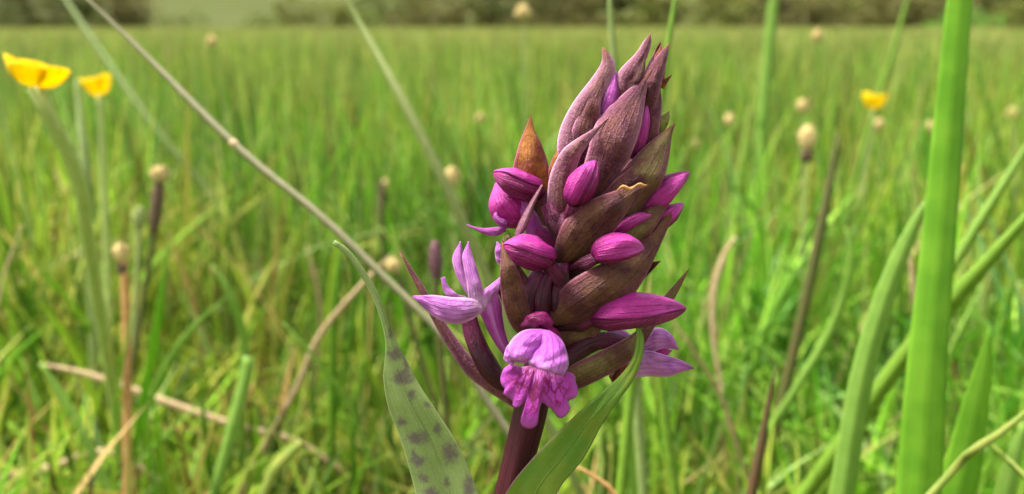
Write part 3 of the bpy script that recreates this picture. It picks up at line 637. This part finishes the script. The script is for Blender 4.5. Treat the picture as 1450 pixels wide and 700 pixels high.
def patch(name, L, R, w, mat, bulge=.28, keel=2.0, tilt=0., n=34, m=15, thick=1.8, parent=None, wave=1.2, curl=0., colf=None, amp=None):
    """leaf between two outlines given base to tip in orchid pixels; w depth along it"""
    A = cr(L, n); B = cr(R, n); wc = ip(w, n); tl = ip(tilt, n); bl = ip(bulge, n)
    s = np.linspace(-1, 1, m); S = s[None, :]
    UV = A[:, None] * (1 - S[..., None]) * .5 + B[:, None] * (1 + S[..., None]) * .5
    wd = np.linalg.norm(B - A, axis=1)[:, None]
    ph = rng.uniform(0, 6.28, 3)
    t = np.linspace(0, 1, n)[:, None]
    w_ = wc[:, None] + wd * bl[:, None] * (1 - np.abs(S) ** keel) + tl[:, None] * S * wd * .5
    w_ = w_ + wave * (np.sin(t * 9 + ph[0] + S) * S ** 2 + .5 * np.sin(t * 21 + ph[1] + 2 * S) * np.abs(S)) + curl * np.abs(S) ** 4 * wd * .1
    w_ = w_ + np.minimum(wd * .03, 1.6) * (np.sin(t * 13 + S * 2.1 + ph[2]) + .7 * np.sin(t * 7 - S * 5 + ph[0]) + .5 * np.sin(t * 25 + S * 7 + ph[1]))
    G = O(UV[..., 0], UV[..., 1], w_)
    col = colf(UV) if colf is not None else None
    return sheet(name, G, thick * PX, mat, parent or orchid, ORG, col)

def otube(name, P, r, mat, parent=None, seg=18, n=30, flat=1., ang=None):
    Q = cr(np.array(P, float), n); rr = np.maximum(ip(r, n), .3)
    return tube(name, O(Q[:, 0], Q[:, 1], Q[:, 2]), rr * PX, mat, parent or orchid, ORG, seg, flat=flat, ang=ang)

def bud(P, r, mat, hood, hmat, root=None, seam=0., ha=(-.6, 2.6), ped=None, n=36, seg=40):
    """closed bud: ridged body along path P, an overlapping outer sepal and its ovary"""
    r *= .89; Q = cr(np.array(P, float), n); t = np.linspace(0, 1, n)
    prof = np.interp(t, [0, .06, .2, .45, .7, .88, .96, 1], [.45, .62, .88, 1., .86, .46, .2, .03]); prof = np.convolve(np.r_[prof[0], prof, prof[-1]], [.25, .5, .25], 'valid'); prof[-1] = .03
    q1, q2 = rng.uniform(0, 6.28, 2)
    fac = lambda th, tt: 1 - .17 * np.abs(np.sin(1.5 * (th - seam))) ** 5 + .045 * np.sin(2 * th + tt * 5 + q1) + .03 * np.sin(5 * th + 7 * tt + q2)
    PW = O(Q[:, 0], Q[:, 1], Q[:, 2])
    b = tube('bud', PW, prof * r * PX, mat, orchid, ORG, seg, ang=fac)
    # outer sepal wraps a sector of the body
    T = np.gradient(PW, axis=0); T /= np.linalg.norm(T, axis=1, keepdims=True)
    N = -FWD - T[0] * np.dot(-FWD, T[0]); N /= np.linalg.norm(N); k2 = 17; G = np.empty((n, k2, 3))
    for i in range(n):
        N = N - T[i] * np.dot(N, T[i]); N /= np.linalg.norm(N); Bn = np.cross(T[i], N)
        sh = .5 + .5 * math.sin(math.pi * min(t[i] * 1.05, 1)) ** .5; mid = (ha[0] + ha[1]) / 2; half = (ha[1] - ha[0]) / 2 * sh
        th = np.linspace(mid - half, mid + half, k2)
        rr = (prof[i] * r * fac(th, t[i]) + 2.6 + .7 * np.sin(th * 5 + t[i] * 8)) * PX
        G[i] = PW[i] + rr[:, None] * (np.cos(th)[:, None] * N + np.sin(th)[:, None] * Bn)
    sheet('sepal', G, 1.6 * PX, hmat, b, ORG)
    if ped is not None:
        otube('ovary', ped, [r * .34, r * .5, r * .5, r * .42], M['ovary'], b, 18, 20, ang=lambda th, tt: 1 + .1 * np.sin(3 * th + 7 * tt))
    return b
mg, dp = M['petal_magenta'], M['petal_deep']  # bright sepal over deep body: lit top and shaded underside partly put into colour

# --- bracts hidden on the far side, so that the spike is whole all round
for (bx, by, tx, ty, wb) in [(925, 120, 935, 60, 20), (890, 190, 905, 95, 40), (850, 250, 930, 150, 44), (850, 300, 800, 190, 46), (815, 370, 925, 250, 48), (800, 390, 745, 250, 44), (800, 440, 935, 370, 44), (780, 470, 700, 400, 44)]:
    dx, dy = tx - bx, ty - by; L_ = math.hypot(dx, dy); nx, ny = -dy / L_ * wb / 2, dx / L_ * wb / 2
    f = [0, .3, .6, .85, 1]; ws = [.7, 1, .85, .4, .02]
    patch('bract', [(bx + dx * a + nx * b, by + dy * a + ny * b) for a, b in zip(f, ws)], [(bx + dx * a - nx * b, by + dy * a - ny * b) for a, b in zip(f, ws)], [-18, -42, -46, -36], M['bract_brown'], -.3)

# --- top of the spike
patch('bract', [(918, 120), (922, 95), (927, 80), (936, 64)], [(940, 120), (942, 95), (941, 78), (936, 64)], [-5, 2, 0, -4], M['bract_amber'], .25)
patch('bract', [(905, 170), (908, 130), (917, 100), (930, 80), (948, 61)], [(922, 168), (934, 130), (940, 105), (945, 82), (948, 61)], [6, 20, 18, 8, 2], M['bract_dark'], .3, 1.6)
patch('bract', [(858, 160), (868, 120), (878, 99), (900, 76), (912, 58), (921, 47)], [(900, 160), (905, 125), (910, 98), (917, 80), (922, 62), (921, 47)], [6, 16, 18, 15, 8, 4], M['bract_mauve'], .34, 1.7)
patch('bract', [(872, 160), (878, 130), (892, 108), (908, 84), (914, 72)], [(905, 160), (908, 130), (912, 108), (914, 88), (914, 72)], [14, 24, 25, 20, 14], M['bract_brown'], .25, 1.6)
patch('bract', [(800, 240), (789, 214), (794, 180), (812, 145), (840, 108), (852, 88), (852, 68)], [(842, 235), (846, 195), (852, 160), (862, 125), (871, 98), (866, 80), (855, 68)], [8, 22, 28, 28, 22, 16, 14], M['bract_mauve'], .36, 1.8)
patch('bract', [(815, 230), (808, 195), (818, 165), (838, 130), (852, 110), (858, 96)], [(850, 228), (852, 190), (850, 160), (852, 138), (856, 115), (858, 96)], [22, 38, 42, 40, 34, 28], M['bract_plum'], .22, 1.6)
bud([(848, 195, 12), (856, 160, 22), (864, 130, 22), (869, 102, 16)], 13, M['petal_pink'], None, M['petal_pink'], ped=None)
patch('bract', [(900, 240), (908, 200), (918, 165), (930, 140), (935, 122)], [(925, 235), (930, 205), (934, 180), (937, 150), (935, 122)], [4, 14, 14, 8, 2], M['bract_plum'], .25)
patch('bract', [(926, 190), (930, 175), (936, 165), (947, 158)], [(938, 192), (944, 180), (948, 168), (947, 158)], [4, 9, 8, 4], M['bract_green'], .2)
patch('bract', [(934, 125), (938, 115), (951, 106)], [(940, 126), (945, 117), (951, 107)], [0, 3, 2], M['bract_amber'], .2)
bud([(896, 225, 14), (905, 195, 26), (910, 172, 24), (913, 150, 16)], 10, M['petal_pink'], None, mg)
patch('bract', [(812, 292), (822, 250), (832, 215), (842, 178), (858, 156), (884, 132), (908, 112), (924, 96)], [(850, 292), (872, 255), (892, 222), (905, 190), (911, 160), (914, 138), (919, 115), (924, 96)], [24, 46, 54, 54, 48, 38, 26, 18], M['bract_plum'], .26, 1.7, tilt=.1)
patch('bract', [(775, 320), (775, 280), (779, 248), (794, 216), (812, 200), (838, 184), (861, 167)], [(818, 322), (814, 285), (814, 250), (822, 222), (834, 203), (846, 187), (861, 167)], [26, 56, 66, 68, 66, 60, 54], M['bract_mauve'], .34, 1.8)
patch('bract', [(838, 330), (846, 290), (862, 262), (885, 238), (912, 208), (935, 190), (956, 174)], [(905, 318), (918, 290), (936, 262), (945, 235), (949, 212), (951, 194), (956, 174)], [16, 36, 44, 42, 34, 24, 14], M['bract_olive'], .24, 1.8, tilt=-.15)
patch('bract', [(832, 320), (846, 290), (868, 258), (896, 236), (918, 215), (930, 205)], [(872, 330), (890, 300), (908, 275), (922, 250), (928, 228), (930, 205)], [26, 46, 54, 52, 44, 34], M['bract_brown'], .2, 1.8)
# amber bract and its neighbour on the left
patch('bract', [(740, 285), (724, 255), (728, 230), (735, 205), (744, 182), (752, 162)], [(782, 285), (780, 255), (774, 225), (766, 203), (757, 184), (752, 162)], [-6, 2, 4, 2, -2, -4], M['bract_amber'], .25, 1.8)
patch('bract', [(776, 262), (777, 240), (784, 222), (793, 208)], [(796, 262), (800, 240), (800, 220), (793, 208)], [2, 10, 10, 6], M['bract_amber'], .25)

# --- right side buds and bracts
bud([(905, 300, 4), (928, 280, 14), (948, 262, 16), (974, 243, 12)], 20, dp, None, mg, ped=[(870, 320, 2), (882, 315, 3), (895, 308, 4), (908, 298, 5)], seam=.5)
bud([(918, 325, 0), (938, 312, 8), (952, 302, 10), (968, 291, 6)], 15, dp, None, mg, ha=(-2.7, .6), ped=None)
patch('bract', [(838, 372), (856, 338), (885, 315), (915, 295), (940, 283), (950, 279)], [(882, 372), (905, 352), (926, 325), (940, 303), (947, 290), (950, 279)], [18, 36, 40, 34, 24, 18], M['bract_olive'], .22)
bud([(868, 330, 36), (885, 318, 44), (905, 308, 42), (922, 304, 34)], 10, mg, None, mg)
# front middle bract with its tip bent over the right one
patch('bract', [(784, 372), (786, 348), (797, 316), (818, 294), (846, 279), (880, 268), (905, 262), (919, 261)], [(812, 372), (838, 360), (858, 342), (874, 322), (888, 300), (899, 282), (909, 270), (919, 262)], [34, 66, 82, 84, 76, 66, 60, 58], M['bract_brown'], .24, 1.8, tilt=-.1)
# large lower right bract
patch('bract', [(766, 462), (782, 430), (802, 402), (838, 380), (878, 362), (912, 338), (938, 310), (958, 292)], [(790, 462), (830, 456), (866, 446), (892, 424), (908, 402), (924, 372), (942, 332), (958, 292)], [30, 54, 62, 56, 46, 36, 26, 18], M['bract_brown'], .24, 1.9, tilt=-.1)
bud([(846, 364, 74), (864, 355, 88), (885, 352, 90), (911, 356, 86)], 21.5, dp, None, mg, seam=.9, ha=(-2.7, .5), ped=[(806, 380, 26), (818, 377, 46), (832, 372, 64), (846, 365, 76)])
# buds of the left front
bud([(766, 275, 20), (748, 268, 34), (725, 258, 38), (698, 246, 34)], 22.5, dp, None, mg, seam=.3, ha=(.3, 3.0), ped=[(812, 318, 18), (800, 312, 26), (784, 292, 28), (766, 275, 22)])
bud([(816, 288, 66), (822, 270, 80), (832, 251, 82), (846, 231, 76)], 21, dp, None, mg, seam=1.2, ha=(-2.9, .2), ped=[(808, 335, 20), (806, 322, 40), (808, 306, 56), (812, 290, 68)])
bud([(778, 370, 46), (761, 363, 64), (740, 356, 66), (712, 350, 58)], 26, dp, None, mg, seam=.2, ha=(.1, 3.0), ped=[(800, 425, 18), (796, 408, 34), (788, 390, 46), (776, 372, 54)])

# thin bract seen edge on
otube('bract', [(733, 334, 52), (742, 315, 56), (754, 288, 60), (768, 262, 62)], [5, 6.5, 4.5, 1.8], M['bract_mauve'], flat=1.6)
# brown bract of the lower left, with a second fold behind it
patch('bract', [(738, 478), (722, 458), (711, 425), (708, 390), (709, 362), (711, 343)], [(758, 470), (756, 445), (745, 412), (733, 382), (721, 360), (711, 343)], [34, 64, 74, 72, 64, 58], M['bract_brown'], .3, 1.5)
patch('bract', [(748, 466), (742, 430), (736, 400), (730, 378), (724, 362)], [(772, 458), (764, 430), (752, 402), (740, 382), (724, 362)], [26, 52, 58, 56, 50], M['bract_plum'], .25)
patch('bract', [(714, 352), (710, 344), (713, 336), (719, 328)], [(726, 352), (725, 344), (724, 336), (719, 328)], [22, 28, 28, 24], M['bract_green'], .2)
# maroon ovaries packed in the dark middle
for P_, r_ in [([(752, 462, 26), (748, 435, 42), (752, 408, 48), (764, 384, 46)], [11, 13, 12, 9]), ([(770, 458, 28), (766, 430, 44), (770, 402, 46), (782, 380, 42)], [11, 13, 12, 9]), ([(788, 455, 24), (790, 425, 36), (794, 395, 36), (800, 370, 30)], [12, 14, 13, 10]),
                ([(806, 350, 20), (796, 330, 34), (784, 310, 38), (776, 290, 34)], [13, 15, 14, 10]), ([(812, 352, 24), (804, 335, 40), (800, 318, 44), (800, 300, 40)], [12, 14, 12, 9])]:
    otube('ovary', P_, r_, M['ovary'], None, 18, 24, ang=lambda th, tt: 1 + .12 * np.sin(3 * th + 8 * tt))
# crumpled pink stub above the open front flower
otube('withered_petal', [(742, 466, 60), (752, 456, 70), (766, 452, 74), (780, 458, 66)], [6, 10, 11, 6], M['petal_deep'], None, 18, 20, ang=lambda th, tt: 1 + .12 * np.sin(4 * th + 11 * tt) + .1 * np.sin(3 * th - 17 * tt))
otube('ovary', [(778, 500, 16), (784, 484, 34), (778, 474, 52), (768, 472, 64)], [11, 13, 13, 11], dp)

def flower(): 
    f = bpy.data.objects.new('flower', None); CO.objects.link(f); f.parent = orchid; f.empty_display_size = .005
    return f
# --- front open flower with the spotted lip
f1 = flower(); f1['label'] = 'open front flower with a frilled spotted lip'
def lip(parent):
    out = [(724, 515), (714, 522), (709, 534), (710, 545), (715, 551), (713, 558), (721, 563), (726, 568), (727, 577), (735, 576), (743, 569), (743, 580), (739, 591), (738, 601), (744, 606), (752, 607), (760, 602), (762, 590), (764, 577), (768, 570), (775, 575), (784, 582), (789, 590), (796, 592), (803, 586), (807, 578), (804, 569), (810, 565), (817, 561), (818, 549), (815, 541), (814, 532), (804, 527)]
    m = 73; n = 24; Bo = cr(out, m); inn = cr([(740, 520), (752, 518), (764, 518), (778, 522), (790, 527)], m)
    s = np.linspace(-1, 1, m)[None]; t = np.linspace(0, 1, n)[:, None]
    UV = inn[None] * (1 - t[..., None]) + Bo[None] * t[..., None]
    w = 64 + 34 * np.sin(t * 1.7) - 26 * t ** 2 * s ** 2 - 10 * t ** 3 * (1 - s ** 2) + t ** 3 * (2.0 * np.sin(s * 12 + 1) + 2.4 * np.sin(s * 27 + 1) + 1.2 * np.sin(s * 55)) + 7 * np.exp(-(s / .16) ** 2) * np.sin(t * 3.1)
    return sheet('lip', O(UV[..., 0], UV[..., 1], w), 1.0 * PX, M['lip'], parent, ORG)
lip(f1)
hm = M['petal_hood']
patch('sepal', [(732, 484), (720, 488), (715, 498), (713, 509)], [(734, 500), (730, 508), (728, 514), (727, 520)], [84, 92, 94, 92], hm, .3, parent=f1, wave=2)
patch('sepal', [(768, 466), (742, 468), (724, 482), (720, 498), (728, 512)], [(776, 470), (772, 486), (764, 500), (756, 510), (745, 514)], [78, 96, 104, 106, 104], hm, .42, parent=f1, wave=2.5)
patch('sepal', [(766, 467), (762, 482), (754, 498), (748, 510), (750, 518)], [(780, 469), (796, 482), (803, 500), (805, 518), (797, 533)], [82, 98, 108, 112, 110], hm, .30, parent=f1, wave=2.5)
# --- left flower, seen from the side
f4 = flower(); f4['label'] = 'lilac side-on flower with raised sepals'
li = M['petal_lilac']
otube('ovary', [(722, 556, 6), (700, 532, 16), (682, 505, 22), (670, 474, 24), (664, 446, 24)], [12, 15, 15, 14, 11], M['ovary'], f4, ang=lambda th, tt: 1 + .08 * np.sin(3 * th + 6 * tt))
otube('spur', [(690, 412, 22), (695, 440, 24), (703, 468, 22), (714, 492, 20), (724, 508, 16)], [13, 16, 14, 10, 5], M['petal_pink'], f4, ang=lambda th, tt: 1 + .06 * np.sin(4 * th))
patch('petal', [(676, 442), (681, 416), (694, 404), (704, 396), (710, 390)], [(690, 440), (699, 420), (706, 412), (711, 404), (710, 390)], [34, 40, 40, 36, 32], li, .25, parent=f4)
patch('sepal', [(668, 428), (654, 406), (644, 384), (641, 364), (652, 342)], [(680, 428), (669, 404), (662, 384), (657, 362), (652, 342)], [26, 26, 24, 20, 16], li, .3, parent=f4)
patch('sepal', [(664, 428), (661, 402), (657, 380), (655, 362), (663, 342)], [(686, 430), (684, 410), (678, 388), (670, 364), (663, 342)], [36, 42, 40, 34, 28], li, .3, parent=f4)
patch('petal', [(662, 428), (645, 424), (630, 416), (624, 394)], [(660, 420), (647, 416), (634, 404), (630, 392)], [24, 28, 26, 22], li, .2, parent=f4)
patch('sepal', [(684, 432), (668, 423), (640, 421), (612, 418), (585, 419)], [(684, 440), (668, 453), (644, 459), (616, 450), (585, 421)], [40, 48, 52, 48, 42], li, .3, parent=f4, wave=3.5)
# --- upper left flower, half hidden by its neighbours
f3 = flower(); f3['label'] = 'magenta flower tucked under the upper left bud'
pk = M['petal_pink']
patch('sepal', [(742, 324), (714, 322), (697, 308), (692, 288), (700, 262)], [(752, 310), (744, 288), (732, 274), (718, 264), (704, 258)], [4, 12, 14, 12, 8], mg, .35, parent=f3)
patch('sepal', [(718, 320), (702, 322), (682, 323), (661, 318)], [(716, 328), (703, 334), (684, 331), (661, 319)], [14, 18, 16, 10], pk, .25, parent=f3)
patch('petal', [(752, 340), (740, 320), (735, 300), (740, 282)], [(770, 338), (766, 318), (758, 300), (740, 282)], [10, 18, 20, 16], pk, .3, parent=f3)
otube('petal', [(716, 316, 22), (708, 314, 27), (702, 307, 27), (703, 302, 24)], [5, 6, 5, 2.5], pk, f3)
otube('ovary', [(800, 360, 8), (788, 345, 12), (770, 332, 12), (748, 322, 10)], [10, 12, 12, 9], dp, f3)
patch('petal', [(716, 380), (704, 372), (701, 356), (704, 342)], [(722, 375), (716, 362), (711, 350), (704, 342)], [20, 28, 28, 24], li, .3, parent=f3)
# --- right flower, turned away
f2 = flower(); f2['label'] = 'lilac flower turned away, half hidden by the olive bract'
otube('ovary', [(786, 530, 8), (812, 500, 14), (840, 484, 14), (866, 482, 10), (890, 488, 4)], [13, 16, 15, 12, 9], M['ovary'], f2, ang=lambda th, tt: 1 + .08 * np.sin(3 * th + 6 * tt))
patch('sepal', [(880, 500), (866, 486), (860, 470), (863, 458)], [(898, 492), (898, 480), (884, 468), (863, 458)], [-14, -6, -6, -10], li, .3, parent=f2)
patch('sepal', [(888, 500), (908, 474), (932, 464), (951, 474), (961, 495)], [(900, 508), (920, 500), (938, 494), (950, 494), (960, 495)], [-10, -2, 0, -4, -8], li, .35, parent=f2)
patch('petal', [(900, 508), (922, 496), (938, 490), (951, 497)], [(905, 512), (925, 508), (942, 506), (951, 497)], [-14, -10, -10, -12], mg, .2, parent=f2)
patch('sepal', [(880, 528), (892, 508), (912, 496), (942, 503), (966, 511), (982, 522)], [(880, 536), (896, 536), (918, 533), (945, 534), (966, 527), (982, 522)], [-10, -2, 4, 6, 2, -4], li, .25, parent=f2)
patch('sepal', [(896, 514), (914, 497), (942, 503), (966, 511), (982, 521)], [(896, 520), (916, 514), (942, 516), (966, 517), (982, 522)], [2, 9, 13, 9, 0], li, .12, parent=f2)
M['orange_brown'] = plain('orange_brown', lin('#8a3a12'), lin('#3a1014'), 700, .45, .0, None, .8, .0006)
otube('withered_lip', [(893, 518, -6), (884, 526, -2), (874, 532, 0), (866, 538, -2)], [7, 12, 12, 6], M['orange_brown'], f2, ang=lambda th, tt: 1 + .18 * np.sin(3 * th + 9 * tt))
# olive bract in front of the right flower, its point behind the big bud
patch('bract', [(782, 540), (812, 516), (848, 498), (884, 480), (908, 462), (932, 430), (956, 402), (975, 381)], [(786, 566), (818, 552), (852, 536), (884, 518), (908, 494), (934, 452), (958, 418), (975, 382)], [20, 30, 30, 24, 14, 4, -4, -10], M['bract_olive'], .2, 1.8, tilt=-.1)
patch('bract', [(776, 478), (800, 462), (835, 446), (862, 442)], [(790, 498), (818, 488), (846, 474), (862, 442)], [14, 26, 26, 22], M['bract_olive'], .22)
# plump lower right bud
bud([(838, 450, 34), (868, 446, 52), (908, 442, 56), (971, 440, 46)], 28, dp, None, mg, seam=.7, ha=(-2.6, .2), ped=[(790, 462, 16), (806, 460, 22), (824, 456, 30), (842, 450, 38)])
# long plum bract reaching out to the left
patch('bract', [(724, 548), (692, 530), (664, 502), (640, 470), (619, 438), (598, 402), (567, 357)], [(728, 578), (692, 555), (660, 530), (634, 492), (613, 455), (593, 414), (566, 358)], [14, 12, 10, 8, 4, 0, -6], M['bract_plum'], .3, 1.6, tilt=.1)

# --- leaves
spots = [(561, 501, 9, 6), (576, 512, 6, 8), (567, 533, 10, 7), (583, 558, 8, 9), (571, 534, 12, 6), (569, 597, 10, 8), (592, 619, 14, 8), (620, 607, 9, 8), (592, 652, 9, 7), (598, 676, 10, 7), (637, 640, 10, 10), (633, 683, 7, 12), (664, 688, 6, 12), (610, 700, 12, 9), (648, 712, 12, 9), (585, 640, 5, 5), (553, 470, 3, 5), (606, 575, 5, 6)]
def spot_col(UV):
    k = np.zeros(UV.shape[:2])
    for i, (x, y, a, b) in enumerate(spots):
        g = (1.35, .9, 1.15, .75)[i % 4]; a *= g; b *= g * (1, 1.3, .85)[i % 3]
        k = np.maximum(k, np.exp(-(((UV[..., 0] - x) / (a * 1.15)) ** 2 + ((UV[..., 1] - y) / (b * 1.15)) ** 2)))
    return np.repeat(k[..., None], 3, axis=2)
def long_leaf(L, R, w, mat, bulge, keel, colf=None, curl=0.):
    return patch('leaf', L, R, w, mat, bulge, keel, 0., 110, 31, 4.5, orchid, 1.5, curl, colf)
base_px = None
l1 = long_leaf([(720, 1150), (655, 960), (604, 780), (586, 690), (566, 620), (550, 578), (543, 535), (546, 490), (540, 455), (523, 412), (500, 375), (483, 355), (470, 346)],
               [(752, 1150), (742, 960), (702, 780), (674, 690), (648, 630), (620, 585), (594, 545), (570, 500), (552, 462), (534, 412), (509, 372), (490, 350), (474, 340)],
               [0, -22, -30, -30, -28, -22, -14, -8, -6], M['leaf_spotted'], [-.28, -.2, -.16, -.16, -.16, -.12, .1], 1.3, spot_col)
l1['label'] = 'grey-green leaf with dark purple spots'
l2 = long_leaf([(690, 1150), (682, 900), (690, 770), (716, 700), (752, 652), (796, 606), (846, 560), (878, 532), (895, 508), (901, 482), (901, 453)],
               [(742, 1150), (770, 900), (776, 770), (788, 700), (826, 650), (852, 602), (874, 570), (896, 540), (908, 512), (912, 482), (903, 453)],
               [10, 40, 56, 64, 66, 64, 62, 62, 62], M['leaf_green'], [-.3, -.3, -.34, -.3, -.2, .1], 1.25)
l2['label'] = 'plain green leaf with a purple rim, clasping the stem'

# --- bits resting on the orchid
fl = cr(O(*np.array([(874, 270, 84), (882, 265, 90), (892, 268, 92), (903, 262, 90), (916, 263, 84)], float).T), 24)
o = tube('dry_fleck', fl, np.interp(np.linspace(0, 1, 24), [0, .2, .5, .8, 1], [1.0, 3.2, 1.6, 2.2, .6]) * PX, M['dry_orange'], None, fl[0], 8, ang=lambda th, tt: 1 + .3 * np.sin(2 * th + 14 * tt)); o.location = tuple(fl[0])
tag(o, 'tiny curled dry fleck stuck to the tip of the front bract', 'plant debris')
